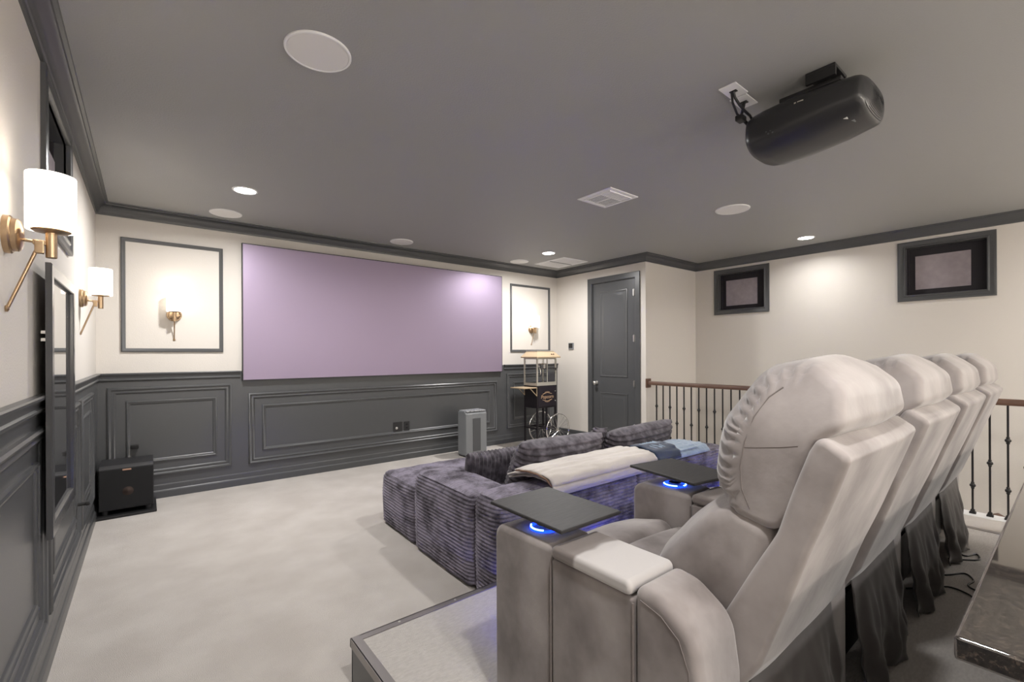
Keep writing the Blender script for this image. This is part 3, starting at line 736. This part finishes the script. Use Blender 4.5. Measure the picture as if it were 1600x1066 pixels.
# ------------------------------------------------------------------ ribbed plush sofa
RIB = .0215
def cord_box(mb, x0, x1, y0, y1, z0, z1, r=.05, amp=.0115, axis='y', puff=.012, step=.0033, coarse=.035, seed=0., rot=None):
    """rounded block with horizontal ribs on the sides; ribs on top run across `axis`"""
    def lin(a, b, st):
        n = max(2, int((b - a) / st)); return [a + (b - a) * k / n for k in range(n + 1)]
    cx, cy, cz = (x0 + x1) / 2, (y0 + y1) / 2, (z0 + z1) / 2
    def shape(p):
        q = Vector((min(max(p[0], x0 + r), x1 - r), min(max(p[1], y0 + r), y1 - r), min(max(p[2], z0 + r * .5), z1 - r)))
        d = Vector(p) - q
        if d.length < 1e-9: nrm = Vector((0, 0, 1))
        else: nrm = d.normalized()
        out = q + nrm * r
        # soft bulge
        u, v, w = (out.x - cx) / (x1 - x0) * 2, (out.y - cy) / (y1 - y0) * 2, (out.z - cz) / (z1 - z0) * 2
        out += nrm * puff * ((1 - u * u if abs(nrm.x) < .7 else 1) * (1 - v * v if abs(nrm.y) < .7 else 1) * (1 - w * w if abs(nrm.z) < .7 else 1))
        wob = .006 * nz(out, 4.5, seed)
        side = out.z + wob; top = (out.y if axis == 'y' else out.x) + wob
        t = max(0., nrm.z) ** 3
        ph = (.5 - .5 * math.cos(2 * PI * side / RIB)) * (1 - t) + (.5 - .5 * math.cos(2 * PI * top / RIB)) * t * .55
        out += nrm * (amp * (ph - .6) * (.8 + .5 * nz(out, 9, seed + 3)) + .004 * nz(out, 6, seed + 9) + t * .007 * nz(out, 13, seed + 5))
        return rot @ out if rot is not None else out
    xs, ys, zs = lin(x0, x1, coarse), lin(y0, y1, coarse), lin(z0, z1, step)
    fx = lin(x0, x1, step) if axis == 'x' else xs
    fy = lin(y0, y1, step) if axis == 'y' else ys
    def grid(A, B, f):
        rows = [[shape(f(a, b)) for b in B] for a in A]
        R = [mb.ring(q) for q in rows]
        for i in range(len(A) - 1):
            for j in range(len(B) - 1): mb.b.faces.new((R[i][j], R[i + 1][j], R[i + 1][j + 1], R[i][j + 1]))
    def bunch(L, r_, k=4):                       # extra samples near rounded borders
        a, b = L[0], L[-1]; s_ = set(L)
        for t in range(1, k * 2):
            s_.add(a + r_ * t / k); s_.add(b - r_ * t / k)
        return sorted(s_)
    xs, ys = bunch(xs, r), bunch(ys, r)
    if axis == 'x': fx = bunch(fx, r); fy = ys
    else: fy = bunch(fy, r); fx = xs
    grid(ys, zs, lambda a, b: (x0, a, b)); grid(ys, zs, lambda a, b: (x1, a, b))
    grid(xs, zs, lambda a, b: (a, y0, b)); grid(xs, zs, lambda a, b: (a, y1, b))
    grid(fx, fy, lambda a, b: (a, b, z1))
    return mb
SO = Vector((2.6, 2.7, 0))
RS = Matrix.Rotation(math.radians(-1.2), 4, 'Z')
sofa = thing('sectional_sofa', 'low dark plush ribbed sectional sofa facing the screen', 'sofa', SO, math.radians(-1.0))
def sb(nm, args, m='cord', **k):
    mb = MB(); a = list(args); a = [a[0] - SO.x, a[1] - SO.x, a[2] - SO.y, a[3] - SO.y, a[4], a[5]]
    cord_box(mb, *a, **k); return mb.build(nm, m, sofa, smooth=180)
sb('seat_module', (1.455, 2.62, 2.895, 3.50, .012, .415), r=.055, seed=1)
sb('seat_module', (2.625, 3.78, 2.895, 3.50, .012, .415), r=.055, seed=2, axis='x')
sb('seat_module', (1.76, 2.62, 2.09, 2.90, .012, .405), r=.05, seed=3, axis='x')
sb('seat_module', (2.625, 3.50, 2.09, 2.90, .012, .405), r=.05, seed=4, axis='x')
sb('arm', (1.44, 1.755, 2.135, 2.89, .012, .535), r=.06, seed=5)
sb('arm', (3.505, 3.80, 2.135, 2.89, .012, .535), r=.06, seed=6, axis='x')
sb('back', (1.445, 2.615, 1.875, 2.13, .012, .575), r=.055, seed=7)
sb('back', (2.625, 3.80, 1.875, 2.13, .012, .575), r=.055, seed=8)

def cord_pillow(mb, w, h, t, mx, vert=True, rib=.026, amp=.004, seed=0., nu=None, nv=None, box=.35):
    """plump cushion, local x=width, y=thickness, z=height"""
    nu = nu or (int(w / rib * 7) if vert else 36); nv = nv or (30 if vert else int(h / rib * 7))
    for sg in (1, -1):
        rows = []
        for j in range(nv + 1):
            v = -1 + 2 * j / nv; row = []
            for i in range(nu + 1):
                u = -1 + 2 * i / nu
                e = max(0., (1 - abs(u) ** 3.2)) ** .5 * max(0., (1 - abs(v) ** 3.2)) ** .5
                pin = 1 - .07 * (u * u) * (1 - v * v) * 0 - .06 * (1 - u * u) * v * v * 0
                x = u * w / 2 * (1 - .05 * (1 - v * v) * (1 if vert else 0)) ; z = v * h / 2 * (1 - .05 * (1 - u * u))
                y = sg * t / 2 * e
                ph = .5 - .5 * math.cos(2 * PI * (x if vert else z) / rib + .5 * nz((x, z, sg), 6, seed)) - .6
                y += sg * amp * ph * min(1, e * 3) + sg * .010 * nz((x, z, sg * .3), 5, seed) * e
                x += amp * .8 * ph * abs(u) ** 6 * (1 if u > 0 else -1) * (0 if vert else 1)
                z += amp * .9 * ph * abs(v) ** 6 * (1 if v > 0 else -1) * (1 if vert else 0)
                row.append(mx @ Vector((x, y, z)))
            rows.append(row)
        R = [mb.ring(q) for q in rows]
        for i in range(nv):
            for j in range(nu): mb.b.faces.new((R[i][j], R[i][j + 1], R[i + 1][j + 1], R[i + 1][j]))
    return mb
def pillow(name, label, cat, loc, rot, dims, group, **k):
    e = MB(); cord_pillow(e, *dims, Matrix.Identity(4), **k)
    bmesh.ops.remove_doubles(e.b, verts=e.b.verts, dist=.0008)
    o = e.build(name, 'cord_dark', smooth=180); o.location = loc; o.rotation_euler = rot
    return tag(o, label, cat, group)
pillow('throw_pillow', 'square dark ribbed throw pillow with upright ribs on the sofa seat', 'pillow', (1.955, 2.66, .505), (math.radians(17), 0, math.radians(-4)), (.50, .32, .15), 'loose sofa cushions', vert=True, rib=.031, amp=.015, seed=2)
pillow('back_cushion', 'long dark ribbed back cushion directly behind the beige blanket', 'cushion', (2.215, 2.285, .585), (math.radians(24), math.radians(1.5), math.radians(1)), (.80, .41, .23), 'loose sofa cushions', vert=False, rib=.034, amp=.016, seed=4)
pillow('back_cushion', 'long dark ribbed back cushion behind the folded blue blanket', 'cushion', (3.115, 2.285, .580), (math.radians(24), math.radians(-1.5), math.radians(1)), (.84, .40, .23), 'loose sofa cushions', vert=False, rib=.034, amp=.016, seed=6)
pillow('accent_cushion', 'small dark ribbed cushion squeezed between the two back cushions', 'cushion', (2.655, 2.345, .60), (math.radians(22), math.radians(8), math.radians(-4)), (.13, .41, .10), 'loose sofa cushions', vert=False, rib=.032, amp=.014, seed=8)

# ------------------------------------------------------------------ blankets
def drape(mb, x0, x1, prof, th, nx=60, seed=0., skew=0., amp=.010, endlift=.0):
    """thick sheet: prof = (y, z) mid-line polyline swept along x"""
    pts = [Vector(p) for p in prof]; L = [0.]
    for a, b in zip(pts, pts[1:]): L.append(L[-1] + (b - a).length)
    N = 34; line = []
    for k in range(N + 1):
        s_ = L[-1] * k / N; i = max(j for j in range(len(L) - 1) if L[j] <= s_ + 1e-9); t = (s_ - L[i]) / (L[i + 1] - L[i])
        p0, p1, p2, p3 = pts[max(i - 1, 0)], pts[i], pts[i + 1], pts[min(i + 2, len(pts) - 1)]
        line.append(.5 * ((2 * p1) + (p2 - p0) * t + (2 * p0 - 5 * p1 + 4 * p2 - p3) * t * t + (3 * p1 - p0 - 3 * p2 + p3) * t ** 3))
    rings = []
    for i in range(nx + 1):
        u = i / nx; x = x0 + (x1 - x0) * u; top, bot = [], []
        edge = min(1, min(u, 1 - u) * 14) ** .5
        for k, q in enumerate(line):
            t = line[min(k + 1, N)] - line[max(k - 1, 0)]; t.normalize(); nn = Vector((-t.y, t.x))
            if nn.y < 0 and abs(nn.y) > .2: nn = -nn
            f = min(1, min(k, N - k) / 2.) ** .5
            wv = amp * (nz((x * 1.0, k * .08, 0), 4.5, seed) + .4 * nz((x, k * .1, 1), 14, seed)) + .003
            hf = th / 2 * (.25 + .75 * f * edge)
            xx = x + skew * (k / N) + .012 * nz((k * .12, u * 3, 2), 2.5, seed)
            a = q + nn * (wv + hf); b = q + nn * (wv - hf)
            top.append((xx, a.x, a.y)); bot.append((xx, b.x, b.y))
        rings.append(top + bot[::-1])
    mb.skin(rings); return mb
BP = [(2.19, .588), (2.10, .612), (2.00, .622), (1.93, .618), (1.872, .602), (1.848, .570), (1.842, .540)]
bl = thing('beige_blanket', 'thick folded beige fleece blanket laid over the sofa back', 'blanket', (2.2, 2.0, .60))
def bsub(mb, nm, m, par, loc, **k):
    o = mb.build(nm, m, par, **k); o.data.transform(Matrix.Translation(-Vector(loc))); return o
q = MB()
for k, (dz, a, b, th) in enumerate(((0., 1.725, 2.655, .020), (.020, 1.705, 2.675, .022), (.043, 1.695, 2.690, .026))):
    pr = [(y - .008 * k * (1 if y < 1.9 else 0), z + dz - (.012 * k if z < .56 else 0)) for y, z in BP]
    drape(q, a, b, pr[(1 if k == 2 else 0):], th, seed=11 + k, skew=.06, amp=.006 + .003 * (k == 2))
q.box if False else None
b1 = bsub(q, 'folded_layers', 'beige_throw', bl, bl.location, smooth=180)
pp = MB()
pp.tube([(1.705, 2.10, .652), (1.711, 2.0, .664), (1.719, 1.93, .660), (1.735, 1.868, .642), (1.753, 1.838, .602)], .006, 8)
bsub(pp, 'edge_binding', 'brown_edge', bl, bl.location, smooth=60)
# blue blanket
bb = thing('blue_blanket', 'folded denim blue blanket with navy printed corner on the sofa back', 'blanket', (3.1, 2.0, .60))
B2 = [(2.13, .598), (2.06, .612), (1.98, .616), (1.91, .610), (1.866, .592), (1.850, .566)]
q = MB()
for k, (dz, a, b, th) in enumerate(((0., 2.80, 3.50, .016), (.017, 2.82, 3.44, .018))):
    drape(q, a, b, [(y, z + dz) for y, z in (B2 if k == 0 else B2[:5])], th, seed=21 + k, skew=-.10 * k, amp=.008)
bsub(q, 'folded_layers', 'blue_throw', bb, bb.location, smooth=180)
q = MB(); drape(q, 2.79, 3.08, [(2.13, .634), (2.06, .655), (1.98, .658), (1.91, .650), (1.862, .630), (1.842, .600), (1.838, .575)], .016, seed=25, skew=-.02, amp=.008, nx=40)
nv = bsub(q, 'printed_corner', 'navy', bb, bb.location, smooth=180)
q = MB()
for k in range(6):
    xb = 2.85 + k * .032
    q.tube([(xb + .014 * math.sin(j * 1.2 + k * 1.7) + .004 * j, 2.055 - j * .026, .6665 + .0005 * j - .0011 * max(0, j - 2) ** 2) for j in range(7)], .0065 if k % 2 else .0045, 6)
q.build_each('print_stroke', 'pale_blue', nv, 60, bb.location)
q = MB()
q.tube([(2.775 + .008 * j, 2.10 - j * .05, .632 + .012 * math.sin(j)) for j in range(6)], .010, 8)
bsub(q, 'fringe', 'pale_blue', bb, bb.location, smooth=60)

# ------------------------------------------------------------------ recliners
PITCH = .755; AX, AW = .91, .18          # left face of first arm, arm width
RO = Vector((AX + AW + .2875, .85, P))   # origin of first recliner
def R_(mb, nm, m, par, **k):
    o = mb.build(nm, m, par, **k); o.data.transform(Matrix.Translation(-RO)); return o
def arm(root, x0, led=True):
    """arm / console with left face at world x0"""
    x1 = x0 + AW
    a = MB()
    fr_ = rpoly([(.962, P + .03, .022), (1.238, P + .03, .022), (1.238, .776, .045), (.962, .782, .022)], 6)
    a.prism(fr_, x0, x1, .020, 5)
    mid = rpoly([(.676, P + .03, .011), (.9615, P + .03, .011), (.9615, .750, .011), (.676, .750, .011)], 3)
    a.prism(mid, x0 + .001, x1 - .001, .010, 3)
    rear = rpoly([(.498, P + .03, .026), (.6755, P + .03, .026), (.6755, .788, .026), (.600, .778, .09), (.515, .722, .09), (.498, .60, .12)], 8)
    a.prism(rear, x0, x1, .024, 6)
    ar = R_(a, 'armrest', 'suede', root, smooth=60)
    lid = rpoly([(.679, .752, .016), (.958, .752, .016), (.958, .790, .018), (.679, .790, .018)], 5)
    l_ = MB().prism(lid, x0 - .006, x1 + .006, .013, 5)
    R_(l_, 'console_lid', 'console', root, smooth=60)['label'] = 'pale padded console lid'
    s_ = MB()
    for y in (.9618, .6758):
        s_.tube([(x0 - .0005, y, P + .04), (x0 - .0005, y, .74)], .0028, 6)
    s_.tube([(x0 - .0002, .655, .756), (x0 - .0002, .60, .742), (x0 - .0002, .555, .708), (x0 - .0002, .532, .65), (x0 - .0002, .528, .56), (x0 - .0002, .528, P + .06)], .0014, 6)
    s_.build_each('seam', 'seam', ar, 60, RO)
    cx, cy = x0 + AW / 2 + .0, 1.085
    c = MB().lathe([(.048, .778), (.048, .784), (.044, .787), (.039, .784), (.037, .74)], (cx, cy, 0), 'Z', 36, cap=(True, False))
    R_(c, 'cup_holder', 'blue_led', root, smooth=50)['label'] = 'glowing blue cup holder ring'
    ch = MB()
    for a0, a1 in ((2.2, 3.9), (4.6, 5.6)):
        ch.tube([(cx + .044 * math.cos(a0 + (a1 - a0) * k / 12), cy + .044 * math.sin(a0 + (a1 - a0) * k / 12), .7865) for k in range(13)], .0028, 6)
    ch.build_each('led_ring', 'blue_core', root, 60, RO)
def recliner():
    root = thing('recliner', 'taupe velvet power recliner nearest the viewer', 'recliner', RO, 0, 'row of four recliners')
    sx0, sx1 = AX + AW + .004, AX + PITCH - .004      # seat between arms
    arm(root, AX)
    # seat + raised front pad
    def puffy(p, t, u, nn):
        return p + nn * (.016 * (1 - (2 * u - 1) ** 2) + .004 * nz(p, 7, 1))
    seat = dense(rpoly([(.62, .42, .035), (1.02, .46, .035), (1.02, .655, .04), (.62, .64, .05)], 6), .03)
    R_(MB().prism(seat, sx0, sx1, .030, 6, fn=puffy, xs=12), 'seat', 'suede', root, smooth=180)
    fp_ = dense(rpoly([(1.025, .44, .036), (1.235, .40, .05), (1.255, .62, .07), (1.025, .672, .05)], 6), .03)
    R_(MB().prism(fp_, sx0, sx1, .032, 6, fn=puffy, xs=12), 'front_cushion', 'suede', root, smooth=180)
    R_(MB().prism(dense(rpoly([(1.13, P + .10, .01), (1.225, P + .10, .01), (1.235, .43, .03), (1.13, .43, .02)], 4), .04), sx0, sx1, .015, 4, xs=6), 'footrest', 'suede', root, smooth=60)
    R_(MB().box(sx0, sx1, .56, 1.10, P + .02, .43), 'base', 'black', root)
    R_(MB().box(sx0 + .02, sx1 - .02, 1.101, 1.115, P + .035, P + .055), 'led_strip', 'blue_core', root)
    # reclined back: outer shell
    bx0, bx1 = 1.094, 1.656
    shell = dense(rpoly([(.530, .505, .02), (.462, .62, .06), (.288, 1.128, .018), (.342, 1.168, .018), (.362, 1.13, .05), (.426, .94, .2), (.60, .60, .02)], 6), .03)
    def shf(p, t, u, nn): return p + nn * (.006 * (1 - (2 * u - 1) ** 4) + .003 * nz(p, 6, 5)) + Vector((.040 * u * max(0., min(1., (p.z - .80) / .10)), 0, 0))
    R_(MB().prism(shell, bx0 - .006, bx1, .014, 5, fn=shf, xs=12), 'back_shell', 'suede', root, smooth=50)
    # lumbar cushion
    lum = dense(rpoly([(.50, .60, .035), (.80, .615, .05), (.73, .77, .06), (.60, .925, .05), (.535, .965, .035), (.44, .94, .035)], 6), .025)
    def lmf(p, t, u, nn): return p + nn * (.020 * (1 - (2 * u - 1) ** 2) + .004 * nz(p, 7, 8)) + Vector((0, .055 * (1 - (2 * u - 1) ** 2), 0)) * max(0., min(1., (p.y - .5) * 6))
    R_(MB().prism(lum, bx0 + .008, bx1 - .006, .028, 6, fn=lmf, xs=14), 'lumbar_cushion', 'suede', root, smooth=180)
    # head cushion with gathered pleats at its front edge
    hd = dense(rpoly([(.395, .985, .2), (.435, .935, .035), (.525, .955, .035), (.555, 1.02, .05), (.535, 1.16, .08), (.468, 1.285, .07), (.375, 1.318, .05), (.312, 1.262, .05), (.306, 1.185, .03), (.352, 1.150, .05)], 7), .0065)
    def pull(x, z): return ((bx0 + bx1) / 2 - x) * .20 * min(1.1, max(0., (z - 1.12) / .19)) ** 2
    def hdf(p, t, u, nn):
        q = Vector(p); ed = abs(2 * u - 1); inner = max(0., min(1., 1 - (Vector((p.y - .43, p.z - 1.12)).length < .08) * .9))
        front = max(0., min(1., (nn.y * .9 + nn.z * .45 + .1)))
        q += nn * .030 * (1 - ed ** 2.5) * (.35 + .65 * front)
        q += Vector((0, .070 * (1 - ed ** 2.2) * max(0., min(1., (p.y - .40) * 7)), .0))
        q.x += pull(q.x, q.z)
        g = math.exp(-((.93 - ed) / .13) ** 2) * front * (1 if 0 < u < 1 else 0)
        q += nn * (-.013 * g * (.5 + .5 * math.sin(225 * t + 4 * nz((t * 11, u, 0), 1.0, 3))) + .004 * nz(p, 8, 4) * (1 if 0 < u < 1 else 0))
        return q
    hs = R_(MB().prism(hd, bx0 + .006, bx1 - .002, .020, 6, fn=hdf, xs=30, capn=5), 'headrest', 'suede', root, smooth=180)
    pw = MB()
    for x, sg in ((bx0 + .0066, -1), (bx1 - .0026, 1)):
        def sm(pts): return [(x + pull(x, z), y, z) for y, z in pts]
        pw.tube(sm([(.486, .975), (.505, 1.02), (.508, 1.07), (.498, 1.13), (.480, 1.19), (.452, 1.238), (.425, 1.262)]), .0019, 6)
        pw.tube(sm([(.500, 1.118), (.47, 1.122), (.42, 1.130), (.385, 1.138)]), .0016, 6)
    pw.build_each('seam', 'seam', hs, 60, RO)
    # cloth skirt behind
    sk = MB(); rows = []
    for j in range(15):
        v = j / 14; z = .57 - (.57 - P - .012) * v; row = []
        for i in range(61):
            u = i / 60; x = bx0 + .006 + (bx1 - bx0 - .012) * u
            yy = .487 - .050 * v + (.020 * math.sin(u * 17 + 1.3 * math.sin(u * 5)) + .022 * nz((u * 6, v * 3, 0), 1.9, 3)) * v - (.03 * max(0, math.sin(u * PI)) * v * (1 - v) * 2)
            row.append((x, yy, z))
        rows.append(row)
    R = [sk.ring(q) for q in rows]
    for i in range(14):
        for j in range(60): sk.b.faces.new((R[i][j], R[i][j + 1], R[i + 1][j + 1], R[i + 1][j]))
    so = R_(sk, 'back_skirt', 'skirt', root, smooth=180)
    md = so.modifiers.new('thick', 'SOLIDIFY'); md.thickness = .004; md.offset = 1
    return root
r1 = recliner()
for k, lab in ((1, 'second taupe velvet recliner from the viewer, with its own tray table'),
               (2, 'third taupe velvet recliner from the viewer in the row'),
               (3, 'farthest taupe velvet recliner, beside the stair railing')):
    c = copy_tree(r1); c.location = RO + Vector((PITCH * k, 0, 0)); c['label'] = lab
    if k == 3:
        for ch in list(c.children):
            if ch.name.split('.')[0] in ('armrest', 'console_lid', 'cup_holder', 'led_ring'):
                d = copy_tree(ch, c); d.location = Vector((PITCH, 0, 0))
# swivel tray tables on the first two arms
def tray(cx, cy, rz, label):
    e = thing('tray_table', label, 'tray table', (cx, cy, .787), 0, 'swivel tray tables')
    t = MB(); mx = Matrix.Rotation(rz, 4, 'Z')
    t.box(-.086, .182, -.165, .180, .040, .052, .004, 3, mx=mx)
    t.build('tray_top', 'tray', e, smooth=40)
    MB().lathe([(.026, .0), (.026, .006), (.012, .010), (.012, .034), (.030, .036), (.030, .041)], (0.0, 0.0, 0), 'Z', 24).build('post', 'black', e, smooth=40)
    ar = MB().box(-.02, .12, -.03, .03, .030, .041, .003, mx=mx); ar.build('bracket', 'black', e, smooth=40)
tray(AX + AW / 2, 1.085, 0., 'dark wood swivel tray on the nearest recliner arm')
tray(AX + AW / 2 + PITCH, 1.085, math.radians(-9), 'dark wood swivel tray on the second recliner arm')

# ------------------------------------------------------------------ granite bar behind the recliners
bar = thing('bar_counter', 'brown speckled polished granite bar top at the lower right corner', 'counter', (2.4, -.2, P))
o = MB().box(.946, 4.05, -.46, .122, .877, .914, .006, 3).build('countertop', 'granite', bar, smooth=40); o.data.transform(Matrix.Translation(-bar.location))
o = MB().box(1.16, 3.95, -.42, -.10, P, .877).build('cabinet', 'dark', bar); o.data.transform(Matrix.Translation(-bar.location))

# ------------------------------------------------------------------ power cords on the riser
def cord(pts, label):
    z = P + .0045
    tag(MB().tube([(x, y, z) for x, y in pts], .004, 8).build('power_cord', 'black', smooth=60), label, 'cord', 'recliner power cords')
def smooth_path(pts, n=8):
    out = []; q = [Vector(p) for p in pts]
    for i in range(len(q) - 1):
        p0, p1, p2, p3 = q[max(i - 1, 0)], q[i], q[i + 1], q[min(i + 2, len(q) - 1)]
        for k in range(n):
            t = k / n; out.append(.5 * ((2 * p1) + (p2 - p0) * t + (2 * p0 - 5 * p1 + 4 * p2 - p3) * t * t + (3 * p1 - p0 - 3 * p2 + p3) * t ** 3))
    out.append(q[-1]); return [(p.x, p.y) for p in out]
cord(smooth_path([(3.13, .52), (3.24, .44), (3.33, .385), (3.26, .345), (3.17, .355), (3.13, .31), (3.16, .24), (3.20, .10)]), 'black power cord looping on the riser carpet, farther from the viewer')
cord(smooth_path([(2.90, .54), (3.00, .47), (3.08, .41), (3.06, .345), (3.01, .30), (3.0, .20)]), 'black power cord on the riser carpet, nearer to the viewer')
cord(smooth_path([(3.72, .50), (3.62, .42), (3.70, .38), (3.62, .36), (3.56, .40), (3.50, .47)]), 'tangled black cord under the farthest recliner')

# ------------------------------------------------------------------ light
def area(name, loc, size, power, col=(1, .98, .96), rot=(0, 0, 0), spread=150, shape='DISK', sy=None):
    l = bpy.data.lights.new(name, 'AREA'); l.shape = shape; l.size = size; l.energy = power; l.color = col; l.spread = math.radians(spread)
    if sy: l.size_y = sy
    o = bpy.data.objects.new(name, l); o.location = loc; o.rotation_euler = rot; COL.objects.link(o); return o
LP = 30
for x, y, k in ((.637, 4.305, 1), (4.226, 4.483, 1), (6.073, 2.031, .22), (6.073, -.9, .6), (.64, .25, .6), (.64, -1.6, .8), (2.43, -1.6, .3), (4.226, -1.6, .3), (2.43, 2.3, 0.5)):
    area('downlight_lamp', (x, y, CEIL - .012), .13, LP * k, spread=150 if (x > 6 and y > 0) else 165)
for x in (.9, 2.5, 4.1, 5.7):          # the same wall lamps carry on along the rear wall
    l = bpy.data.lights.new('rear_wall_lamp', 'POINT'); l.energy = 33; l.color = (1, .93, .84); l.shadow_soft_size = .06
    o = bpy.data.objects.new('rear_wall_lamp', l); o.location = (x, YB + .13, 1.85); COL.objects.link(o)
for k in range(4):
    x = AX + AW + .29 + PITCH * k
    area('recliner_glow', (x, 1.128, P + .055), .45, 3.0 if k else 1.8, (.002, .02, 1), (math.radians(66), 0, 0), 64, 'RECTANGLE', .03)
wd = bpy.data.worlds.new('World'); SC.world = wd; wd.use_nodes = True
wd.node_tree.nodes['Background'].inputs[0].default_value = (.9, .93, 1, 1); wd.node_tree.nodes['Background'].inputs[1].default_value = .3

# ------------------------------------------------------------------ camera
cam = bpy.data.cameras.new('camera'); co = bpy.data.objects.new('camera', cam); COL.objects.link(co)
cam.sensor_width = 36; cam.sensor_fit = 'HORIZONTAL'; cam.lens = 712.79 / 1600 * 36; cam.shift_y = 20.6 / 1600; cam.clip_start = .02
co.matrix_world = Matrix.Translation((0, 0, H)) @ Matrix.Rotation(-.6751, 4, 'Z') @ Matrix.Rotation(PI / 2, 4, 'X') @ Matrix.Rotation(-.0043, 4, 'Z')
SC.camera = co
SC.view_settings.view_transform = 'Standard'; SC.view_settings.look = 'None'; SC.view_settings.gamma = 1; SC.view_settings.use_curve_mapping = False
SC.view_settings.exposure = 0.62
SC.cycles.use_denoising = True
SC.cycles.max_bounces = 8; SC.cycles.diffuse_bounces = 5
